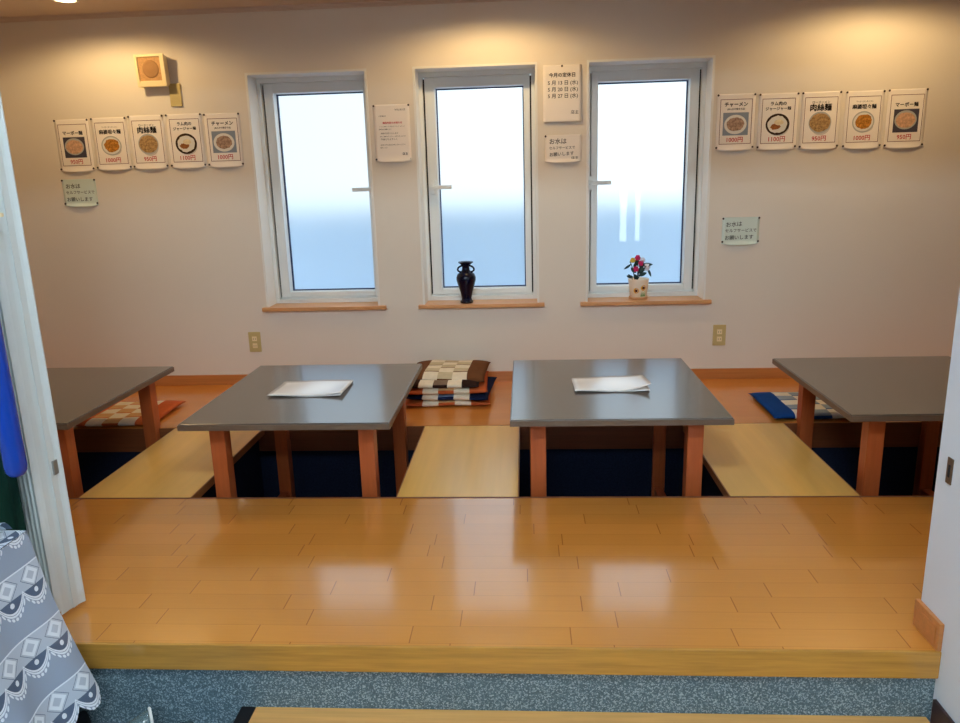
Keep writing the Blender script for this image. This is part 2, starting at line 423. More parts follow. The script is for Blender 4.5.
def text(body, name, m, parent, cx, cz, y, width, bold=0.0, squash=1.0, height=None, rot=0.0, align='C'):
    """flat lettering facing -Y, scaled to a width, centred on cx, cz"""
    cu = bpy.data.curves.new('tmp', 'FONT'); cu.body = body; cu.size = 1.0; cu.align_x = 'CENTER'
    cu.resolution_u = 2
    cu.space_line = 1.25
    to = bpy.data.objects.new('tmp', cu); C.objects.link(to)
    dg = bpy.context.evaluated_depsgraph_get()
    me = bpy.data.meshes.new_from_object(to.evaluated_get(dg))
    bpy.data.objects.remove(to); bpy.data.curves.remove(cu)
    xs = [v.co.x for v in me.vertices]; ys = [v.co.y for v in me.vertices]
    wx = max(xs) - min(xs); k = width / wx
    kz = k * squash if height is None else height / (max(ys) - min(ys))
    mx_, my_ = (max(xs) + min(xs)) / 2, (max(ys) + min(ys)) / 2
    for v in me.vertices:
        a, b = (v.co.x - mx_) * k, (v.co.y - my_) * kz
        if rot: a, b = a * cos(rot) - b * sin(rot), a * sin(rot) + b * cos(rot)
        v.co = (cx + a, y, cz + b)
    if bold > 0:
        bm = bmesh.new(); bm.from_mesh(me); src = list(bm.faces)
        for q, (ax, az) in enumerate(((1, 0), (-1, 0), (0, 1), (0, -1))):
            d = bmesh.ops.duplicate(bm, geom=src + list({v for f in src for v in f.verts}))
            for e in d['geom']:
                if isinstance(e, bmesh.types.BMVert): e.co += Vector((ax * bold * k, -0.00004 * (q + 1), az * bold * k))
        bm.to_mesh(me); bm.free()
    me.name = name; me.materials.clear(); me.materials.append(m)
    o = bpy.data.objects.new(name, me); C.objects.link(o)
    if parent: o.parent = parent
    return o

# ================================================================== THE SHELL
# numbers in metres; Z = 0 is the raised wooden floor, Y = 0 the window wall
XL, XR = -3.05, 3.05
ZC = 2.095
WT, SZ = 1.7642, 0.4667
WIN = [(-1.518, -0.845), (-0.594, 0.079), (0.343, 1.016)]
TF, TB = -1.6655, -0.8158                 # the sunken leg well
NF = -2.606                               # front of the platform
ZL = -0.25                                # lower hall floor

b = MB()
xs = [XL] + [q for a in WIN for q in a] + [XR]
for i in range(0, len(xs), 2): b.box((xs[i], 0, -0.45), (xs[i + 1], 0.30, ZC + 0.3))
for a, c in WIN:
    b.box((a, 0, -0.45), (c, 0.30, SZ - 0.02)); b.box((a, 0, WT), (c, 0.30, ZC + 0.3))
struct('wall_back', b, WALL)
struct('wall_left', MB().box((XL - 0.1, -2.58, -0.45), (XL, 0.3, ZC + 0.3)), WALL)
struct('wall_right', MB().box((XR, -2.60, -0.45), (XR + 0.1, 0.3, ZC + 0.3)), WALL)
struct('ceiling', MB().box((XL, -2.45, ZC), (XR, 0, ZC + 0.08)), CEIL)
t = MB().box((XL, -0.016, ZC - 0.012), (XR, 0, ZC)).box((XL, -0.008, ZC - 0.024), (XR, 0, ZC - 0.012))
struct('trim_1', t, CEIL)

# raised floor: front deck, back strip (two structure meshes), trim along the well
struct('floor', MB().box((XL, NF + 0.009, -0.08), (XR, TF - 0.012, 0)), FLOOR)
struct('floor_back', MB().box((XL, TB, -0.06), (XR, 0, 0)), FLOORB)
struct('trim_2', MB().box((XL, TF - 0.012, -0.06), (XR, TF, 0.0008)), PITWOOD)
tn = MB().box((-1.46, NF, -0.075), (1.012, NF + 0.009, 0.0008), bev=0.003)
tno = struct('trim_3', tn, NOSE); tno['label'] = 'yellowish laminated wood nosing along the platform front'
struct('trim_4', MB().box((XL, TB - 0.004, -0.064), (XR, TB + 0.01, -0.002)).box((XL, TB + 0.002, -0.127), (XR, TB + 0.01, -0.064)), PITWOOD)
struct('baseboard_back', MB().box((XL, -0.010, 0), (XR, 0, 0.062), bev=0.002), ORANGE)
# leg well: carpeted bottom and sides
struct('floor_well', MB().box((XL, TF, -0.42), (XR, TB + 0.01, -0.38)).box((XL, TB + 0.006, -0.42), (XR, TB + 0.02, -0.1)).box((XL, TF - 0.012, -0.42), (XR, TF - 0.002, -0.06)), NAVY)
# riser, lower hall
struct('trim_5', MB().box((-1.46, NF + 0.012, -0.45), (1.012, NF + 0.03, -0.075)), SPECK)['label'] = 'speckled blue grey riser below the nosing'
struct('floor_lower', MB().box((-3.05, -7.6, ZL - 0.05), (3.05, NF + 0.012, ZL)), HALLF)
# partition between hall and raised room, with its opening
JX = 1.012
b = MB().box((JX, -2.90, -0.45), (JX + 0.16, -2.49, 2.5)).box((JX + 0.16, -2.60, -0.45), (3.15, -2.49, 2.5))
struct('wall_partition_right', b, WHITE)
struct('wall_partition_left', MB().box((-3.15, -2.545, -0.45), (-1.46, -2.43, 2.5)), WHITE)
struct('wall_partition_header', MB().box((-1.46, -2.60, 1.98), (JX, -2.43, 2.5)), WHITE)
struct('baseboard_partition', MB().box((JX - 0.008, -2.90, ZL), (JX, NF - 0.002, -0.131)), MAROON)
# hall shell behind the camera
struct('wall_hall_left', MB().box((-3.15, -7.6, -0.45), (-3.05, -2.58, 2.5)), WHITE)
struct('wall_hall_right', MB().box((3.05, -7.6, -0.45), (3.15, -2.60, 2.5)), WHITE)
struct('ceiling_hall', MB().box((-3.15, -7.6, 2.42), (3.15, -2.60, 2.5)), WHITE)
EN = [(1.19, 1.30), (1.43, 1.56)]  # unseen entrance slots, added to reflect as bright streaks in the third pane
b = MB()
ex = [-3.15] + [q for a in EN for q in a] + [3.15]
for i in range(0, len(ex), 2): b.box((ex[i], -7.6, -0.45), (ex[i + 1], -7.5, 2.5))
for a, c in EN: b.box((a, -7.6, -0.45), (c, -7.5, 0.13)); b.box((a, -7.6, 2.0), (c, -7.5, 2.5))
struct('wall_hall_front', b, WHITE)
# outside the windows: a bluish panel fence and the ground
struct('wall_outside', MB().box((-6, 1.55, -0.6), (6, 1.62, 0.97)), OUTW)
struct('floor_outside', MB().box((-8, 0.3, -0.65), (8, 9, -0.6)), OUTG)

# jamb skirting with its end grain inset
sk = thing('baseboard_jamb', None, None, (JX, -2.54, 0.0), kind='structure')
o = MB().box((JX - 0.012, -2.603, 0.0006), (JX, -2.484, 0.075), bev=0.002).build('board', ORANGE, None); o.parent = sk; o.matrix_parent_inverse = sk.matrix_basis.inverted()
def child(o, root):
    o.parent = root; o.matrix_parent_inverse = (Matrix.Translation(root.location) @ root.rotation_euler.to_matrix().to_4x4()).inverted(); return o
child(MB().box((JX - 0.0145, -2.592, 0.012), (JX - 0.012, -2.50, 0.06), bev=0.001).build('inset_panel', ORANGE), sk)
st = MB().box((JX - 0.003, -2.556, 0.42), (JX, -2.533, 0.485), bev=0.001).box((JX - 0.004, -2.549, 0.437), (JX - 0.0029, -2.541, 0.468), 1)
tag(st.build('strike_plate', [BRONZE, DARK], None, (JX, -2.533, 0.452)), 'small bronze strike plate set in the white jamb', 'strike plate')

# ================================================================== WINDOWS
def window(k, x0, x1, handle):
    root = thing(f'window_{k}', None, None, ((x0 + x1) / 2, 0, SZ), kind='structure')
    c = 0.012
    b = MB().box((x0, -0.004, SZ), (x0 + c, 0.14, WT)).box((x1 - c, -0.004, SZ), (x1, 0.14, WT)).box((x0 + c, -0.004, WT - c), (x1 - c, 0.14, WT))
    child(b.build('casing', CASING), root)
    b = MB().ring(x0 + c, SZ, x1 - c, WT - c, 0.14, 0.175, 0.020, wt=0.026, wb=0.022).ring(x0 + c, SZ, x1 - c, WT - c, 0.175, 0.28, 0.010, wt=0.016, wb=0.03)
    child(b.build('frame', VINYL), root)
    for gx in (x0 + c + 0.010, x1 - c - 0.03): child(MB().box((gx, 0.215, SZ + 0.03), (gx + 0.02, 0.225, WT - 0.04)).build('gap_shade', DARK), root)  # dark strips put the shade of the sash gaps into colour
    sx0, sx1, sz0, sz1 = x0 + 0.040, x1 - 0.040, SZ + 0.032, WT - 0.038
    (gx0, gx1), gz0, gz1 = {1: (-1.425, -0.905), 2: (-0.497, 0.004), 3: (0.420, 0.926)}[k], 0.530, 1.672
    b = MB()
    for (a, c0, a1, c1) in ((sx0, sz0, gx0, sz1), (gx1, sz0, sx1, sz1), (gx0, gz1, gx1, sz1), (gx0, sz0, gx1, gz0)):
        b.box((a, 0.168, c0), (a1, 0.262, c1), bev=0.003)
    child(b.build('sash', VINYL), root)
    child(MB().ring(gx0 - 0.001, gz0 - 0.001, gx1 + 0.001, gz1 + 0.001, 0.232, 0.252, 0.007).build('gasket', GASKET), root)
    g = MB().rect(gx0 - 0.002, gz0 - 0.002, gx1 + 0.002, gz1 + 0.002, 0)
    p = g.build('glass_pane', PANE, None, ((gx0 + gx1) / 2, 0, 1.1)); p.location.y = 0.247
    if k == 3: p.rotation_euler = (0, 0, R(-1.2))
    child(p, root)
    s = {1: (-1.539, -0.808), 2: (-0.618, 0.108), 3: (0.312, 1.047)}[k]
    child(MB().box((s[0], -0.03, SZ - 0.021), (s[1], 0.0, SZ), bev=0.002).box((x0, -0.001, SZ - 0.021), (x1, 0.17, SZ - 0.0002)).build('sill', SILLW), root)
    # lever handle on the sash stile
    hx = x0 + {2: 0.066, 3: 0.034}[k] if handle == 'L' else x1 - 0.032
    d = 1 if handle == 'L' else -1
    h = MB().box((hx - 0.012, 0.150, 1.085), (hx + 0.012, 0.168, 1.165), bev=0.003)
    ho = h.build('handle', VINYL); child(ho, root)
    l = MB().box((hx - 0.010, 0.118, 1.118), (hx + 0.010, 0.150, 1.142), bev=0.002)
    l.box((min(hx, hx + d * 0.115), 0.106, 1.114), (max(hx, hx + d * 0.115), 0.122, 1.136), bev=0.004)
    lo = l.build('lever', VINYL); lo.parent = ho
    lo.matrix_parent_inverse = ho.matrix_parent_inverse @ Matrix.Identity(4); lo.matrix_parent_inverse = Matrix.Identity(4)
    return root
window(1, *WIN[0], 'R'); window(2, *WIN[1], 'L'); window(3, *WIN[2], 'L')

# ================================================================== SEAT BOARDS over the well
for nm, x0, x1, lab in (('a', -2.80, -2.60, 'varnished pale wooden seat board mostly hidden behind the folding door'),
                        ('b', -1.7515, -1.3042, 'varnished pale wooden seat board between the first and second low tables'),
                        ('c', -0.498, -0.039, 'varnished pale wooden seat board in front of the stacked cushions'),
                        ('d', 0.747, 1.212, 'varnished pale wooden seat board beside the low table with blue cushion behind')):
    if nm == 'a': continue
    r = thing('seat_board', lab, 'bench', ((x0 + x1) / 2, (TF + TB) / 2, -0.38), 'seat boards bridging the leg well')
    child(MB().box((x0, TF + 0.001, -0.026), (x1, TB - 0.006, 0.0), bev=0.002).build('board', [SEAT]), r)
    for ea in (x0 - 0.004, x1): child(MB().box((ea, TF + 0.001, -0.034), (ea + 0.004, TB - 0.006, -0.001)).build('edge_strip', SEATEDGE), r)
    child(MB().box((x0 + 0.03, TF + 0.002, -0.379), (x1 - 0.03, TB - 0.008, -0.027)).build('carpeted_base', NAVY), r)

# ================================================================== LOW TABLES
TZ = 0.295
def low_table(x0, x1, yf, yb, label, legs, rz=0.0):
    cx, cy = (x0 + x1) / 2, (yf + yb) / 2
    r = thing('low_table', label, 'table', (cx, cy, -0.38), 'dark topped low tables over the leg well')
    hw, hd = (x1 - x0) / 2, (yb - yf) / 2
    z = 0.38
    top = MB().box((-hw, -hd, z + TZ - 0.024), (hw, hd, z + TZ), bev=0.004).build('tabletop', LAM, r)
    MB().ring(0, 0, 1, 1, 0, 1, 0.1)   # (no geometry kept)
    e = MB()
    for a, c in (((-hw - 0.002, -hd - 0.002), (hw + 0.002, -hd + 0.001)), ((-hw - 0.002, hd - 0.001), (hw + 0.002, hd + 0.002)),
                 ((-hw - 0.002, -hd + 0.001), (-hw + 0.001, hd - 0.001)), ((hw - 0.001, -hd + 0.001), (hw + 0.002, hd - 0.001))):
        e.box((a[0], a[1], z + TZ - 0.026), (c[0], c[1], z + TZ - 0.004))
    e.build('edge_band', LAMEDGE, r)
    MB().box((-hw + 0.12, -hd + 0.12, z + TZ - 0.05), (hw - 0.12, hd - 0.12, z + TZ - 0.024)).build('underframe', LEGW, r)
    lx0, lx1 = legs; a = 0.03
    for sx in (lx0 - cx, lx1 - cx):
        for sy in (-hd + 0.075 + a, hd - 0.075 - a):
            MB().box((sx - a, sy - a, 0), (sx + a, sy + a, z + TZ - 0.025), bev=0.003).build('leg', LEGW, r)
        MB().box((sx - 0.02, -hd + 0.135, 0.02), (sx + 0.02, hd - 0.135, 0.06), bev=0.002).build('foot_rail', LEGW, r)
    return r
low_table(-2.58, -1.770, -1.632, -0.725, 'dark topped low table partly hidden behind the pale folding door', (-2.47, -1.866))
low_table(-1.319, -0.513, -1.660, -0.735, 'dark topped low table with a flat white menu below the window next to the notice', (-1.206, -0.620))
low_table(-0.062, 0.750, -1.640, -0.697, 'dark topped low table below the flower pot window with curled white menu on it', (0.041, 0.634))
low_table(1.176, 1.985, -1.615, -0.728, 'dark topped low table beside the blue cushion, cut off by the white jamb', (1.308, 1.880))

# ================================================================== FLOOR CUSHIONS
def cushion(w, d, h, m, label, loc, rz=0.0, droop=0.0, tilt=(0, 0), group=None, seed=0):
    rnd = random.Random(seed)
    ph = [rnd.uniform(0, 6.28) for _ in range(4)]
    def f(side):
        def g(i, j):
            u, v = i * 2 - 1, j * 2 - 1
            e = max(0.0, (1 - abs(u) ** 5) * (1 - abs(v) ** 5)) ** 0.45
            x = u * w / 2 * (1 + 0.03 * abs(v) ** 6); y = v * d / 2 * (1 + 0.03 * abs(u) ** 6)
            z = h / 2 + side * h / 2 * e + 0.0022 * sin(5 * u + ph[0]) * sin(4 * v + ph[1])
            z -= droop * max(0, -v - 0.35) ** 2 + droop * 0.5 * max(0, abs(u) - 0.55) ** 2
            return Vector((x, y, max(z, 0.0) if droop == 0 else z))
        return g
    b = MB()
    uvf = lambda i, j: (i, j)
    b.grid(f(1), 28, 28, 0, uvf); b.grid(f(-1), 28, 28, 0, uvf)
    bmesh.ops.remove_doubles(b.bm, verts=b.bm.verts, dist=1e-5)
    o = b.build('floor_cushion', m)
    o.location = loc; o.rotation_euler = (tilt[0], tilt[1], rz)
    return tag(o, label, 'cushion', group)
WHP = srgb(226, 214, 192)
CB = patch_mat('brown_patchwork', srgb(104, 66, 40), WHP, srgb(196, 182, 152))
CD = patch_mat('dark_brown_patchwork', srgb(46, 28, 24), WHP, srgb(120, 100, 84))
CO = patch_mat('orange_patchwork', srgb(190, 92, 48), WHP, srgb(206, 160, 110))
CN = patch_mat('navy_patchwork', srgb(18, 27, 56), WHP, srgb(104, 118, 146))
CBL = patch_mat('blue_patchwork', srgb(18, 60, 124), srgb(222, 216, 206), srgb(140, 156, 176))
G = 'patchwork cushions stacked against the window wall'
cushion(0.45, 0.45, 0.036, CO, 'orange patchwork cushion lying lowest in the stack by the wall', (-0.425, -0.305, 0.001), R(1), group=G, seed=1)
cushion(0.44, 0.44, 0.038, CN, 'navy patchwork cushion second from the bottom of the stack', (-0.410, -0.315, 0.033), R(-4), group=G, seed=2)
cushion(0.43, 0.43, 0.042, CO, 'orange patchwork cushion in the middle of the stack', (-0.430, -0.315, 0.064), R(2), group=G, seed=3)
cushion(0.40, 0.42, 0.036, CD, 'dark brown patchwork cushion second from the top of the stack', (-0.450, -0.318, 0.098), R(-1), group=G, seed=4)
cushion(0.42, 0.36, 0.042, CB, 'brown and white checked cushion on top of the stack', (-0.428, -0.275, 0.124), R(-3), droop=0.045, group=G, seed=5)
cushion(0.45, 0.42, 0.036, CBL, 'blue patchwork cushion lying flat beside the low table leg', (1.405, -0.590, 0.001), R(0), seed=6)
cushion(0.44, 0.40, 0.032, CO, 'orange and cream checked cushion under the table by the folding door', (-2.10, -0.615, 0.001), R(2), seed=7)

# ================================================================== MENU SHEETS on the two middle tables
def menu_sheet(cx, cy, w, d, rz, label, lift):
    r = thing('menu_sheet', label, 'menu', (cx, cy, TZ), 'menu sheets on the low tables', rz)
    def sh(z0, dx, lf, s):
        def g(i, j):
            u, v = i * 2 - 1, j * 2 - 1
            z = z0 + lf * max(0, u * s - 0.1) ** 2 * (0.4 + 0.6 * (1 - j)) + 0.003 * sin(3 * u + 1) * sin(2.2 * v) + 0.003
            return Vector((u * w / 2 + dx, v * d / 2, z))
        return g
    for nm, z0, dx, lf, s in (('cover_sheet', 0.0055, 0.004, lift, 1), ('inner_sheet', 0.0012, 0.0, 0.002, -1)):
        b = MB().grid(sh(z0, dx, lf, s), 16, 10)
        o = b.build(nm, SLEEVE, r)
        mo = o.modifiers.new('t', 'SOLIDIFY'); mo.thickness = 0.0008; mo.offset = 1
SLEEVE = mat('laminated_paper', srgb(252, 252, 252), 0.22, 0.5, coat=0.8, coat_rough=0.15)
menu_sheet(-0.936, -1.19, 0.315, 0.235, R(0), 'white laminated menu on the table in front of the first window', 0.010)
menu_sheet(0.352, -1.178, 0.308, 0.215, R(0.5), 'white laminated menu with curled corner on the table in front of the third window', 0.030)

# ================================================================== SILL THINGS
v = thing('vase', 'dark navy glazed vase with two handles on the middle windowsill', 'vase', (-0.341, 0.03, SZ))
VP = [(0.032, 0), (0.036, 0.003), (0.036, 0.012), (0.029, 0.018), (0.028, 0.03), (0.034, 0.06), (0.046, 0.10), (0.054, 0.13), (0.054, 0.145), (0.047, 0.163), (0.030, 0.176), (0.022, 0.184), (0.020, 0.200), (0.023, 0.212), (0.036, 0.221), (0.042, 0.226), (0.041, 0.230), (0.030, 0.227), (0.018, 0.215), (0.016, 0.19)]
MB().lathe([(a * 1.04, h * 1.04) for a, h in VP], n=40).build('body', VASE, v)
for s in (-1, 1):
    MB().tube([(s * (0.019 + 0.028 * sin(a)), 0, 0.199 + 0.018 * cos(a) - 0.004 * sin(a)) for a in [pi * k / 10 for k in range(11)]], 0.0055, 8).build('handle', VASE, v)

pt = thing('flower_pot', 'cream flower pot with painted sunflowers holding a small flowering plant', 'flower pot', (0.652, 0.075, SZ))
MB().lathe([(0.042, 0.012), (0.046, 0.014), (0.059, 0.112), (0.061, 0.116), (0.057, 0.117), (0.053, 0.108), (0.05, 0.098)], n=36).build('pot', CERAM, pt)
MB().lathe([(0.046, 0.0), (0.053, 0.002), (0.055, 0.012), (0.051, 0.014), (0.048, 0.008)], n=36).build('saucer', TERRA, pt)
MB().lathe([(0.0505, 0.100), (0.03, 0.105), (0.001, 0.107)], n=24).build('soil', SOIL, pt)
def on_pot(ang, z, off=0.0006):
    r_ = 0.046 + (z - 0.014) / 0.098 * 0.013 + off
    return Vector((r_ * sin(ang), -r_ * cos(ang), z))
for ang, z in ((-0.38, 0.052), (0.42, 0.068)):
    b = MB()
    for r_, mi, off in ((0.0145, 0, 0.0005), (0.0085, 1, 0.0012)):
        L = [b.bm.verts.new(on_pot(ang + r_ * (1 + (0.18 * (k % 2) if mi == 0 else 0)) * cos(2 * pi * k / 24) / 0.053, z + r_ * (1 + (0.18 * (k % 2) if mi == 0 else 0)) * sin(2 * pi * k / 24), off)) for k in range(24)]
        f = b.bm.faces.new(L); f.material_index = mi
    b.build('painted_sunflower', [SUNP, SUNC], pt)
b = MB()
for k in range(12):
    a0 = 0.12 + k * 0.055; z1 = 0.038 + 0.022 * ((k * 7) % 5) / 4
    b.bm.faces.new([b.bm.verts.new(on_pot(a0, 0.018)), b.bm.verts.new(on_pot(a0 + 0.06, 0.018)), b.bm.verts.new(on_pot(a0 + 0.03 + 0.02 * ((k % 3) - 1), z1))])
b.build('painted_grass', GRASSP, pt)
def stem(p0, p1, bend, r_=0.0022):
    p0, p1 = Vector(p0), Vector(p1); q = (p0 + p1) / 2 + Vector(bend)
    return [p0 * (1 - t) ** 2 + q * 2 * t * (1 - t) + p1 * t * t for t in [k / 6 for k in range(7)]]
STEMS = [((-0.022, 0, 0.10), (-0.052, -0.005, 0.215), (0.01, 0, 0.01)), ((-0.012, 0, 0.10), (-0.010, 0, 0.235), (0.012, 0, 0)), ((-0.016, 0.004, 0.10), (0.030, -0.006, 0.198), (-0.012, 0, 0.02)),
         ((-0.012, -0.004, 0.10), (0.048, 0, 0.170), (0, 0, 0.03)), ((-0.03, 0, 0.10), (-0.060, 0, 0.14), (0, 0, 0.02)), ((-0.02, -0.003, 0.10), (-0.036, -0.01, 0.165), (0, 0, 0.01)), ((-0.008, 0.003, 0.10), (0.018, 0.002, 0.22), (0, 0, 0.01))]
for s in STEMS: MB().tube(stem(*s), 0.0024, 6).build('stem', STEM, pt)
def leaf(c, L, wd, ang, tiltd):
    def g(i, j):
        t_ = i; u = j * 2 - 1
        ww = wd * sin(pi * min(1, t_ * 0.97 + 0.03)) ** 0.8
        x = t_ * L; y = u * ww * 0.35; z = u * ww * 0.9 - 0.15 * L * t_ * t_
        return Vector(c) + Vector((x * cos(ang) - z * sin(ang), y + tiltd * t_, x * sin(ang) + z * cos(ang)))
    b = MB().grid(g, 6, 2); o = b.build('leaf', LEAF, pt); mo = o.modifiers.new('t', 'SOLIDIFY'); mo.thickness = 0.0006
for c, L, wd, an, td in (((0.012, 0, 0.19), 0.065, 0.012, 0.25, -0.01), ((-0.045, 0, 0.2), 0.05, 0.008, 3.9, 0.0), ((0.02, 0, 0.16), 0.05, 0.013, 0.9, 0.01), ((-0.015, 0, 0.15), 0.045, 0.012, 2.5, -0.01),
                         ((0.005, 0, 0.18), 0.05, 0.014, 1.3, 0), ((-0.03, 0, 0.125), 0.04, 0.011, 3.1, 0), ((0.0, 0, 0.13), 0.05, 0.012, 0.5, 0.01), ((0.05, 0, 0.17), 0.05, 0.008, -1.0, 0), ((0.0, -0.004, 0.155), 0.05, 0.016, 0.9, 0), ((-0.01, 0.004, 0.19), 0.045, 0.014, 1.7, 0), ((0.01, 0.004, 0.14), 0.05, 0.015, 1.6, 0), ((-0.02, 0, 0.17), 0.04, 0.01, 1.8, -0.01), ((-0.01, 0, 0.112), 0.035, 0.012, 2.2, -0.01)):
    leaf(c, L, wd, an, td)
def flower(c, r_, m, seed):
    rn = random.Random(seed); b = MB()
    for k in range(6):
        a = 2 * pi * k / 6 + rn.uniform(-.2, .2)
        b.blob(Vector(c) + Vector((cos(a) * r_ * 0.6, rn.uniform(-.004, .004), sin(a) * r_ * 0.6)), r_ * 0.55, 0, 8, (1, 0.4, 1))
    b.blob(Vector(c) + Vector((0, -0.004, 0)), r_ * 0.35, 0, 8)
    b.build('flower', m, pt)
flower((-0.008, -0.006, 0.236), 0.015, PINKF, 1); flower((0.010, -0.008, 0.205), 0.014, PINKF, 2); flower((-0.018, -0.012, 0.172), 0.015, PINKF, 3)
flower((-0.036, -0.004, 0.222), 0.014, YELF, 4); flower((0.022, 0.0, 0.222), 0.013, WHITF, 5); flower((0.044, -0.004, 0.180), 0.019, WHITF, 6)

# ================================================================== WALL BOXES
sp = thing('wall_speaker', 'cream square wall speaker with brown grille above the menu posters', 'speaker', (-2.016, 0, 1.790))
c_, s_ = cos(R(6)), sin(R(6))
TM = Matrix.Rotation(R(4), 4, 'X') @ Matrix.Rotation(R(-2), 4, 'Z')
def tb(b, a, c, mi=0, bev=0.0): return b.box(a, c, mi, bev, M=Matrix.Translation((0, -0.022, 0)) @ TM)
b = MB(); tb(b, (-0.076, -0.024, -0.076), (0.076, 0.018, 0.076), 0, 0.004); b.build('housing', CREAM, sp)
b = MB()
for a, c in (((-0.083, -0.040, -0.083), (-0.068, -0.024, 0.083)), ((0.060, -0.040, -0.083), (0.083, -0.024, 0.083)), ((-0.068, -0.040, 0.070), (0.060, -0.024, 0.083)), ((-0.068, -0.040, -0.083), (0.060, -0.024, -0.052))):
    tb(b, a, c, 0, 0.002)
b.build('front_frame', CREAM, sp)
b = MB(); tb(b, (-0.068, -0.032, -0.052), (0.060, -0.025, 0.070)); b.build('grille', GRILLE, sp)
b = MB().lathe([(0.046, -0.0), (0.046, -0.002), (0.036, -0.0024), (0.030, -0.0018), (0.020, -0.0018), (0.018, -0.0026), (0.001, -0.0028)], n=32, axis='Y')
b.bm.transform(Matrix.Translation((0, -0.022, 0)) @ TM @ Matrix.Translation((0.0, -0.0315, 0.008))); b.build('cone', CONE, sp)
MB().box((-0.03, -0.02, -0.03), (0.03, 0.0, 0.03)).build('bracket', YELLOWED, sp)
b = MB(); tb(b, (-0.070, -0.034, -0.091), (-0.052, -0.024, -0.082)); b.build('tab', CREAM, sp)

wp = thing('wall_plate', 'blank yellowed wall plate beside and below the speaker', 'wall plate', (-1.917, 0, 1.663))
MB().box((-0.032, -0.010, -0.060), (0.032, 0, 0.060), bev=0.002).build('plate', YELLOWED, wp)
def outlet(x, z, label):
    r = thing('wall_outlet', label, 'outlet', (x, 0, z), 'power outlets low on the window wall')
    MB().box((-0.036, -0.008, -0.060), (0.036, 0, 0.060), bev=0.002).build('plate', YELLOWED, r)
    for dz in (0.020, -0.022):
        f = MB().box((-0.014, -0.010, dz - 0.014), (0.014, -0.008, dz + 0.014), bev=0.001).build('socket', CREAM, r)
        g = MB()
        for dx in (-0.006, 0.006): g.box((dx - 0.001, -0.0104, dz - 0.005), (dx + 0.001, -0.010, dz + 0.005))
        g.build('slots', DARK, f)
outlet(-1.609, 0.261, 'yellowed power outlet on the wall below the first window')
outlet(1.104, 0.259, 'yellowed power outlet on the wall beside the third window')

# ================================================================== PAPERS ON THE WALL
def paper_root(name, label, cat, x0, z0, x1, z1, m, group=None, curl=0.012, pins='tl tr bl br', pinm=None, bend_top=False):
    cx, cz, w_, h_ = (x0 + x1) / 2, (z0 + z1) / 2, x1 - x0, z1 - z0
    r = thing(name, label, cat, (cx, 0, cz), group)
    def g(i, j):
        u, v_ = i * 2 - 1, j
        y = -0.002
        if v_ < 0.10: y -= curl * (1 - u * u) * ((0.10 - v_) / 0.10) ** 1.5
        hang = 0.008 * (1 - u ** 4) * max(0, 1 - v_ / 0.12) if curl > 0 else 0      # the free hem sags between its pins
        return Vector((u * w_ / 2, y, (v_ - 0.5) * h_ - hang))
    b = MB().grid(g, 12, 40)
    o = b.build('sheet', m, r); mo = o.modifiers.new('t', 'SOLIDIFY'); mo.thickness = 0.0005; mo.offset = 0
    ix, iz = w_ / 2 - 0.004, h_ / 2 - 0.006
    for q in pins.split():
        sx = {'l': -ix, 'r': ix, 'c': 0}[q[1]]; sz = iz if q[0] == 't' else -iz + 0.004
        MB().blob((sx, -0.006, sz), 0.0058, 0, 10, (1, 0.7, 1)).build('push_pin', pinm[q] if pinm and q in pinm else PIN, r)
    return r, w_, h_
YI = -0.0030
BOWLW = mat('printed_white_bowl', srgb(226, 222, 214), 0.8, 0.1)
BOWLG = mat('printed_grey_bowl', srgb(176, 176, 172), 0.8, 0.1)
BOWLD = mat('printed_dark_bowl', srgb(62, 46, 38), 0.8, 0.1)
BGP = mat('printed_slate', srgb(76, 72, 86), 0.8, 0.1)
BGB = mat('printed_blue_grey', srgb(136, 146, 160), 0.8, 0.1)
SHD = mat('printed_pale_grey', srgb(206, 200, 194), 0.8, 0.1)
F1 = mat('printed_mapo', srgb(206, 164, 134), 0.8, 0.1, noise=0.25, nscale=90)
F2 = mat('printed_tantan', srgb(182, 124, 54), 0.8, 0.1, noise=0.55, nscale=110)
F3 = mat('printed_pork', srgb(170, 136, 92), 0.8, 0.1, noise=0.45, nscale=110)
F4 = mat('printed_noodle', srgb(226, 210, 176), 0.8, 0.1, noise=0.15, nscale=100)
F5 = mat('printed_fried', srgb(168, 138, 118), 0.8, 0.1, noise=0.45, nscale=100)
F6 = mat('printed_sauce', srgb(150, 96, 56), 0.8, 0.1, noise=0.2, nscale=100)
DISH = dict(
    mabo=('menu poster of pink tofu noodles on slate', ['マーボー麺'], None, '950円'),
    tantan=('menu poster of orange noodles in a white bowl', ['麻婆坦々麺'], 'マーボータンタンメン', '1000円'),
    rousu=('menu poster of shredded pork noodles in a grey bowl', ['肉絲麺'], 'ロースーメン', '950円'),
    jaja=('menu poster of pale noodles in a dark bowl', ['ラム肉の', 'ジャージャー麺'], None, '1100円'),
    chao=('menu poster of fried noodles on a white plate', ['チャーメン'], '(あんかけ焼きそば)', '1000円'))
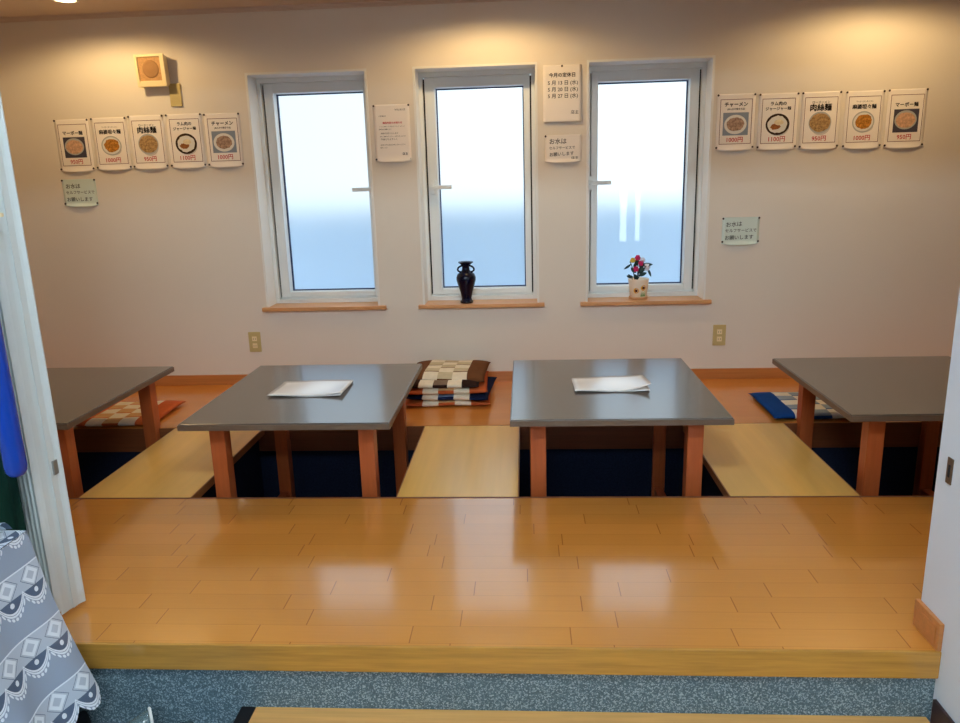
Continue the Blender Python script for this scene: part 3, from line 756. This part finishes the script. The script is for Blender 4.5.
def poster(kind, x0, z0, x1, z1, where):
    base, title, sub, price = DISH[kind]
    r, w_, h_ = paper_root('menu_poster', base + ' ' + where, 'poster', x0, z0, x1, z1, PAPER, 'menu posters pinned to the window wall')
    X = lambda f: (f - 0.5) * w_
    Z = lambda f: (0.5 - f) * h_
    b = MB(); t_ = 0.0026
    a0, a1, c0, c1 = X(0.085), X(0.925), Z(0.905), Z(0.095)
    for q in ((a0, c0, a0 + t_, c1), (a1 - t_, c0, a1, c1), (a0, c1 - t_, a1, c1), (a0, c0, a1, c0 + t_)): b.rect(*q, YI)
    b.build('border_line', FRAMEINK, r)
    if kind == 'mabo': text(title[0], 'title_lettering', INK, r, X(0.5), Z(0.265), YI, w_ * 0.58, 0.032)
    if kind in ('tantan', 'rousu'):
        text(title[0], 'title_lettering', INK, r, X(0.5), Z(0.275), YI, w_ * (0.62 if kind == 'tantan' else 0.54), 0.032)
        text(sub, 'ruby_lettering', INK, r, X(0.5), Z(0.185), YI, w_ * 0.44, 0.01)
    if kind == 'jaja':
        text(title[0], 'title_lettering', INK, r, X(0.5), Z(0.185), YI, w_ * 0.40, 0.03)
        text(title[1], 'title_lettering', INK, r, X(0.5), Z(0.275), YI, w_ * 0.64, 0.03)
    if kind == 'chao':
        text(title[0], 'title_lettering', INK, r, X(0.5), Z(0.19), YI, w_ * 0.60, 0.035)
        text(sub, 'subtitle_lettering', INK, r, X(0.5), Z(0.275), YI, w_ * 0.46, 0.03)
    text(price, 'price_lettering', REDINK, r, X(0.5), Z(0.825), YI, w_ * (0.36 if len(price) < 5 else 0.42), 0.012)
    b = MB(); cx, cz = X(0.5), Z(0.545)
    y = lambda k: YI - 0.0004 * k
    if kind == 'mabo':
        b.rect(X(0.19), Z(0.745), X(0.83), Z(0.345), y(0), 0)
        b.disc(cx, Z(0.53), w_ * 0.285, h_ * 0.165, y(1), mi=1); b.disc(cx, Z(0.535), w_ * 0.25, h_ * 0.135, y(2), mi=2, jit=0.03)
        ms_ = [BGP, BOWLG, F1]
    elif kind == 'tantan':
        b.disc(X(0.55), Z(0.63), w_ * 0.22, h_ * 0.10, y(0), mi=0)
        b.disc(cx, cz - 0.0, w_ * 0.29, h_ * 0.19, y(1), mi=1); b.disc(cx, cz, w_ * 0.26, h_ * 0.165, y(2), mi=2); b.disc(X(0.51), Z(0.54), w_ * 0.215, h_ * 0.13, y(3), mi=3, jit=0.07)
        ms_ = [SHD, BOWLG, BOWLW, F2]
    elif kind == 'rousu':
        b.disc(X(0.53), Z(0.60), w_ * 0.25, h_ * 0.17, y(0), mi=0)
        b.disc(cx, cz, w_ * 0.29, h_ * 0.195, y(1), mi=1); b.disc(cx, cz, w_ * 0.27, h_ * 0.165, y(2), mi=2, jit=0.03)
        ms_ = [SHD, BOWLG, F3]
    elif kind == 'jaja':
        b.disc(X(0.53), Z(0.62), w_ * 0.27, h_ * 0.15, y(0), mi=0)
        b.disc(cx, Z(0.56), w_ * 0.305, h_ * 0.195, y(1), mi=1); b.disc(cx, Z(0.56), w_ * 0.25, h_ * 0.155, y(2), mi=2, jit=0.05)
        b.disc(X(0.45), Z(0.60), w_ * 0.13, h_ * 0.055, y(3), mi=3, jit=0.12)
        b.disc(X(0.53), Z(0.525), w_ * 0.12, h_ * 0.05, y(4), mi=4, jit=0.06)
        ms_ = [SHD, BOWLD, BOWLW, F6, F4]
    else:
        b.rect(X(0.17), Z(0.745), X(0.84), Z(0.335), y(0), 0)
        b.disc(cx, Z(0.55), w_ * 0.295, h_ * 0.175, y(1), mi=1); b.disc(cx, Z(0.545), w_ * 0.23, h_ * 0.125, y(2), mi=2, jit=0.06)
        ms_ = [BGB, BOWLW, F5]
    b.build('dish_photo', ms_, r, fix=False)
LW = 'in the row under the speaker'; RW = 'beside the flower pot window'
poster('mabo', -2.638, 1.275, -2.440, 1.555, LW); poster('tantan', -2.423, 1.278, -2.221, 1.558, LW); poster('rousu', -2.207, 1.278, -2.007, 1.563, LW)
poster('jaja', -1.990, 1.277, -1.788, 1.564, LW); poster('chao', -1.773, 1.276, -1.571, 1.560, LW)
poster('chao', 1.036, 1.283, 1.236, 1.568, RW); poster('jaja', 1.255, 1.280, 1.460, 1.564, RW); poster('rousu', 1.477, 1.276, 1.680, 1.564, RW)
poster('tantan', 1.704, 1.272, 1.902, 1.561, RW); poster('mabo', 1.920, 1.269, 2.121, 1.563, RW)

def note(x0, z0, x1, z1, label, m, lines, pins, sign=None, pinm=None):
    r, w_, h_ = paper_root('paper_note', label, 'note', x0, z0, x1, z1, m, None, 0.016, pins, pinm)
    for s, fx, fz, fw, bo in lines:
        text(s, 'handwriting', INK, r, (fx - 0.5) * w_, (0.5 - fz) * h_, YI, fw * w_, bo, rot=R(random.uniform(-1.5, 3)))
    return r
L3 = [('お水は', 0.32, 0.26, 0.42, 0.008), ('セルフサービスで', 0.51, 0.50, 0.84, 0.006), ('お願いします', 0.47, 0.77, 0.76, 0.006)]
note(-2.646, 1.082, -2.447, 1.228, 'pale green handwritten note pinned under the posters near the speaker', GREENP, L3, 'tl tr bl br')
note(1.092, 0.778, 1.294, 0.921, 'pale green handwritten note pinned beside the flower pot window', GREENP, L3, 'tl tr bl br')
note(0.117, 1.249, 0.316, 1.387, 'white handwritten note pinned below the holiday notice', PAPER,
     [('お水は', 0.36, 0.24, 0.46, 0.012), ('セルフサービスで', 0.47, 0.49, 0.70, 0.008), ('お願いします', 0.46, 0.73, 0.66, 0.008), ('店主', 0.82, 0.90, 0.2, 0.012)], 'tl tr', pinm={'tr': BOWLW})

r, w_, h_ = paper_root('paper_notice', 'white printed notice with a red heading between the first two windows', 'notice', -0.820, 1.276, -0.620, 1.575, PAPER, None, 0.014, pinm={'br': BOWLW})
X = lambda f: (f - 0.5) * w_
Z = lambda f: (0.5 - f) * h_
text('令和6年5月', 'date_lettering', GREYINK, r, X(0.73), Z(0.095), YI, w_ * 0.30)
text('お客様各位', 'address_lettering', GREYINK, r, X(0.24), Z(0.20), YI, w_ * 0.20)
text('価格改定のお知らせ', 'heading_lettering', REDINK, r, X(0.51), Z(0.32), YI, w_ * 0.54, 0.03)
for s, fx, fz, fw in (('いつもご利用いただき誠にありがとうございます', 0.5, 0.385, 0.70), ('原材料の高騰により', 0.30, 0.435, 0.34), ('価格を改定いたします', 0.42, 0.505, 0.48), ('何卒ご理解のほどよろしくお願い申し上げます', 0.51, 0.56, 0.72), ('今後ともよろしく', 0.40, 0.61, 0.46), ('お気づきの点はお申し付けください', 0.51, 0.71, 0.70), ('お願いします', 0.24, 0.76, 0.2)):
    text(s, 'body_lettering', GREYINK, r, X(fx), Z(fz), YI, w_ * fw, 0.004)
text('店主', 'signature_lettering', INK, r, X(0.83), Z(0.875), YI, w_ * 0.15, 0.02)

r, w_, h_ = paper_root('holiday_notice', 'white notice of closing days hung between the second and third windows', 'notice', 0.109, 1.453, 0.313, 1.745, PAPER, None, 0.0, 'tc')
for o in list(r.children):
    if o.name.startswith('sheet'): o.rotation_euler.x = R(-1.5); o.location = (0, -0.008, 0)
MB().box((-w_ / 2 + 0.002, -0.003, -h_ / 2 + 0.01), (w_ / 2 - 0.002, -0.001, h_ / 2 - 0.004)).build('backing_sheets', PAPER, r)
X = lambda f: (f - 0.5) * w_
Z = lambda f: (0.5 - f) * h_
def hy(fz): return -0.0095 - 0.0003 - (fz - 0.5) * h_ * math.tan(R(1.5)) - 0.0012
text('今月の定休日', 'heading_lettering', INK, r, X(0.50), Z(0.175), hy(0.24), w_ * 0.68, 0.022)
for k, dday in enumerate(('13', '20', '27')):
    text(f'5 月 {dday} 日 (水)', 'date_lettering', INK, r, X(0.52), Z(0.315 + 0.115 * k), hy(0.36 + 0.115 * k), w_ * 0.78, 0.012)
text('店主', 'signature_lettering', GREYINK, r, X(0.83), Z(0.83), hy(0.87), w_ * 0.2, 0.01)

# ================================================================== LIGHTS
def downlight(x, y, label):
    r = thing('downlight', label, 'ceiling light', (x, y, ZC), 'recessed downlights in the low ceiling')
    MB().lathe([(0.048, -0.036), (0.060, -0.036), (0.066, -0.028), (0.066, 0.0), (0.048, 0.0)], n=32, cap=False).build('trim_ring', CASING, r)
    MB().lathe([(0.001, -0.040), (0.025, -0.038), (0.048, -0.030), (0.048, -0.004)], n=24).build('bulb', GLOW, r)
    ld = bpy.data.lights.new('downlight_lamp', 'SPOT'); ld.energy = SPOT; ld.color = (1.0, 0.69, 0.32)
    ld.spot_size = R(171); ld.spot_blend = 0.35; ld.shadow_soft_size = 0.045
    lo = bpy.data.objects.new('downlight_lamp', ld); C.objects.link(lo); lo.parent = r; lo.location = (0, 0, -0.045)
downlight(-2.20, -0.47, 'warm recessed downlight above the posters near the speaker')
downlight(-0.17, -0.47, 'warm recessed downlight above the middle window')
downlight(1.80, -0.47, 'warm recessed downlight above the posters beyond the third window')

def added_tube_fixture(x, y, label):  # unseen fixtures added for the cool light on the jamb
    r = thing('added_fluorescent_fixture', label, 'ceiling light', (x, y, 2.42), 'twin tube fixtures added in the unseen hall')
    MB().box((-0.62, -0.11, -0.05), (0.62, 0.11, 0.0), bev=0.005).build('housing', CASING, r)
    for dy in (-0.06, 0.06):
        MB().lathe([(0.015, -0.58), (0.015, 0.58)], c=(0, dy, -0.075), n=14, axis='X').build('tube', TUBEM, r)
added_tube_fixture(-0.2, -3.75, 'added twin tube fluorescent fixture on the unseen hall ceiling near the deck')
added_tube_fixture(0.0, -5.8, 'added twin tube fluorescent fixture on the unseen hall ceiling by the entrance')

# ================================================================== FOLDING DOOR
fd = thing('door_1', 'pale vinyl folding door stacked open at the side of the opening', None, (-1.36, -2.48, 0), kind='structure')
pts = []
n_ = 13
for k in range(n_):
    x_ = -1.455 + k * 0.0122
    pts += [(x_, -2.455), (x_ + 0.0005, -2.508), (x_ + 0.003, -2.512), (x_ + 0.0075, -2.510), (x_ + 0.008, -2.455)]
pts = [q for q in pts if q[0] < -1.302]
lead = [(-1.300, -2.500), (-1.297, -2.492), (-1.294, -2.474), (-1.290, -2.460), (-1.287, -2.463), (-1.284, -2.440), (-1.275, -2.428)]
path = pts + lead
def accordion(path, z0, z1, th=0.006):
    b = MB(); V = []
    for x, y in path: V.append([b.bm.verts.new((x, y, z0)), b.bm.verts.new((x, y, z1))])
    for A, B in zip(V, V[1:]): b.bm.faces.new((A[0], B[0], B[1], A[1]))
    return b
o = accordion(pts + [lead[0]], 0.03, 1.97).build('pleats', PVC); mo = o.modifiers.new('t', 'SOLIDIFY'); mo.thickness = 0.003; child(o, fd)
bk = [(-1.275, -2.424), (-1.284, -2.442), (-1.293, -2.462), (-1.299, -2.486)]
b = MB().prism(lead + bk, 0.018, 1.97); child(b.build('lead_post', PVC), fd)
child(MB().box((-1.287, -2.4545, 0.415), (-1.281, -2.436, 0.455), bev=0.001).build('latch', METAL), fd)
child(MB().box((-1.335, -2.532, 1.108), (-1.252, -2.52, 1.118), bev=0.003).box((-1.312, -2.525, 1.10), (-1.30, -2.47, 1.13), bev=0.003).build('door_handle', CREAM), fd)

# ================================================================== HANGING TUBE, GREEN CLOTH, LACE STAND
tp = thing('plastic_tube', 'long glossy blue plastic tube with rounded end hanging before the folding door', 'tube', (-1.264, -2.62, 0.48))
prof = [(0.001, 0.0), (0.012, 0.001), (0.020, 0.006), (0.025, 0.016), (0.0265, 0.03), (0.0255, 0.12), (0.0235, 0.5), (0.020, 0.9), (0.012, 0.915)]
MB().lathe(prof, n=28).build('body', BLUE, tp)
MB().tube([(0, 0, 0.90), (0, 0, 1.1), (0, 0.0, 1.48)], 0.0022, 6).build('cord', CASING, tp)
MB().tube([(0, 0.02, 1.50), (0, -0.008, 1.50), (0, -0.010, 1.475), (0, 0.004, 1.47)], 0.003, 6).build('hook', METAL, tp)

def gfn(i, j):
    x = -1.72 + i * 0.415
    return Vector((x, -2.565 + 0.010 * sin(i * 23) + 0.004 * sin(i * 51), 0.20 + j * 0.66))
o = MB().grid(gfn, 60, 8).build('hanging_cloth', GREEN); mo = o.modifiers.new('t', 'SOLIDIFY'); mo.thickness = 0.003
tag(o, 'dark green cloth hanging behind the lace covered stand', 'cloth')

sd = thing('side_stand', 'low dark stand under the lace cloth at the platform edge', 'stand', (-1.50, -2.98, ZL))
MB().box((-0.24, -0.31, 0.565), (0.24, 0.30, 0.59)).build('top', DARKWOOD, sd)
MB().box((-0.225, -0.30, 0.03), (0.225, 0.29, 0.565)).build('carcass', DARKWOOD, sd)
for sx in (-0.2, 0.2):
    for sy in (-0.27, 0.26): MB().box((sx - 0.02, sy - 0.02, 0), (sx + 0.02, sy + 0.02, 0.03)).build('foot', DARKWOOD, sd)

# lace: top panel + flared side panel in one cloth; u runs along the hem, v up from the hem
ZT = 0.352
def side(i, j):
    # i along -Y from the far corner, j from top (0) to hem (1)
    y0 = -2.660 - i * 0.66
    fl = 0.135 * (0.62 * j + 0.38 * j * j) * (1 - 0.10 * i)
    wob = 0.012 * sin(i * 19 + 0.6) * j
    x = -1.236 + fl + wob
    y = y0 - 0.02 * j * (1 - i)
    z = ZT - j * 0.452 + 0.0
    return Vector((x, y, z))
def topf(i, j):
    return Vector((-1.236 - j * 0.5, -2.660 - i * 0.66, ZT + 0.002 + 0.006 * sin(9 * i) * sin(7 * j) * j))
def backf(i, j):
    return Vector((-1.236 - i * 0.5 + 0.0 * j, -2.660 - 0.004 * j, ZT - j * 0.25))
b = MB()
b.grid(side, 60, 36, 0, lambda i, j: (i * 0.66, 0.006 + (1 - j) * 0.47))
b.grid(topf, 30, 24, 0, lambda i, j: (i * 0.66, 0.476 + j * 0.5))
b.grid(backf, 24, 12, 0, lambda i, j: (0.66 + i * 0.5, 0.476 - j * 0.25))
bmesh.ops.remove_doubles(b.bm, verts=b.bm.verts, dist=1e-4)
lc = b.build('lace_cloth', LACE)
tag(lc, 'white patterned lace cloth draped over the dark stand by the platform', 'lace cloth')
def flap(i, j):
    return Vector((-1.262 - i * 0.17 , -2.672 - j * 0.06 - 0.05 * i, ZT + 0.012 + 0.030 * sin(pi * j) * (1 - 0.2 * i)))
b = MB().grid(flap, 12, 10, 0, lambda i, j: (0.02 + i * 0.17, 0.34 + j * 0.04))
fo = b.build('folded_corner', LACE); fo.parent = lc

# ================================================================== LOWER FLOOR THINGS
db = thing('duckboard', 'pale wooden duckboard step lying before the speckled riser', 'step', (0.12, -2.80, ZL))
for k in range(4):
    y1 = 0.205 - k * 0.105
    MB().box((-0.855, y1 - 0.10, 0.040), (0.88, y1, 0.058), bev=0.002).build('slat', BOARD, db)
for xx in (-0.6, 0.0, 0.6): MB().box((xx - 0.03, -0.21, 0), (xx + 0.03, 0.20, 0.040)).build('batten', BOARD, db)
MB().box((-0.895, -0.215, 0.0), (-0.856, 0.205, 0.059), bev=0.003).build('end_strip', BLACK, db)
bs = thing('shoe', 'black shoe tucked under the hem of the lace cloth', 'shoe', (-1.205, -2.742, ZL))
def shoe_fn(sole):
    def g(i, j):
        t_ = i; a = 2 * pi * j
        wd = 0.045 * (0.75 + 0.35 * sin(pi * min(1, t_ * 1.1)) ) * (1 - (max(0, t_ - 0.85) / 0.15) ** 2 * 0.6) * (1 - (max(0, 0.08 - t_) / 0.08) ** 2 * 0.5)
        ht = (0.085 - 0.045 * t_) if not sole else 0.012
        y = -0.13 + 0.26 * t_
        return Vector((wd * cos(a), y, 0.012 + max(0, sin(a)) ** 0.7 * ht if not sole else 0.012 * (0.5 + 0.5 * sin(a))))
    return g
MB().grid(shoe_fn(False), 20, 20).build('upper', BLACK, bs)
MB().grid(shoe_fn(True), 20, 20).build('sole', DARKWOOD, bs)
sl = thing('slipper', 'translucent pale slipper standing on the lower floor by the riser', 'slipper', (-0.985, -2.672, ZL), rz=R(125))
def slip_sole(i, j):
    a = 2 * pi * j; r0 = i
    k = 1 + 0.22 * sin(a)
    return Vector((0.030 * r0 * cos(a) * k, 0.10 * r0 * sin(a), 0.022))
b = MB().grid(slip_sole, 8, 32); o = b.build('sole', CLEAR, sl); mo = o.modifiers.new('t', 'SOLIDIFY'); mo.thickness = 0.02
def slip_up(i, j):
    a = pi * j; y = -0.0 + 0.092 * i
    w2 = 0.034 * (1 - 0.75 * max(0, i - 0.55) ** 2 / 0.2)
    return Vector((w2 * cos(a), y, 0.02 + (0.086 - 0.03 * i) * sin(a) ** 0.8))
b = MB().grid(slip_up, 10, 16); o = b.build('upper', CLEAR, sl); mo = o.modifiers.new('t', 'SOLIDIFY'); mo.thickness = 0.002
MB().tube([slip_up(0, k / 12) for k in range(13)], 0.004, 8).build('rim', CASING, sl)
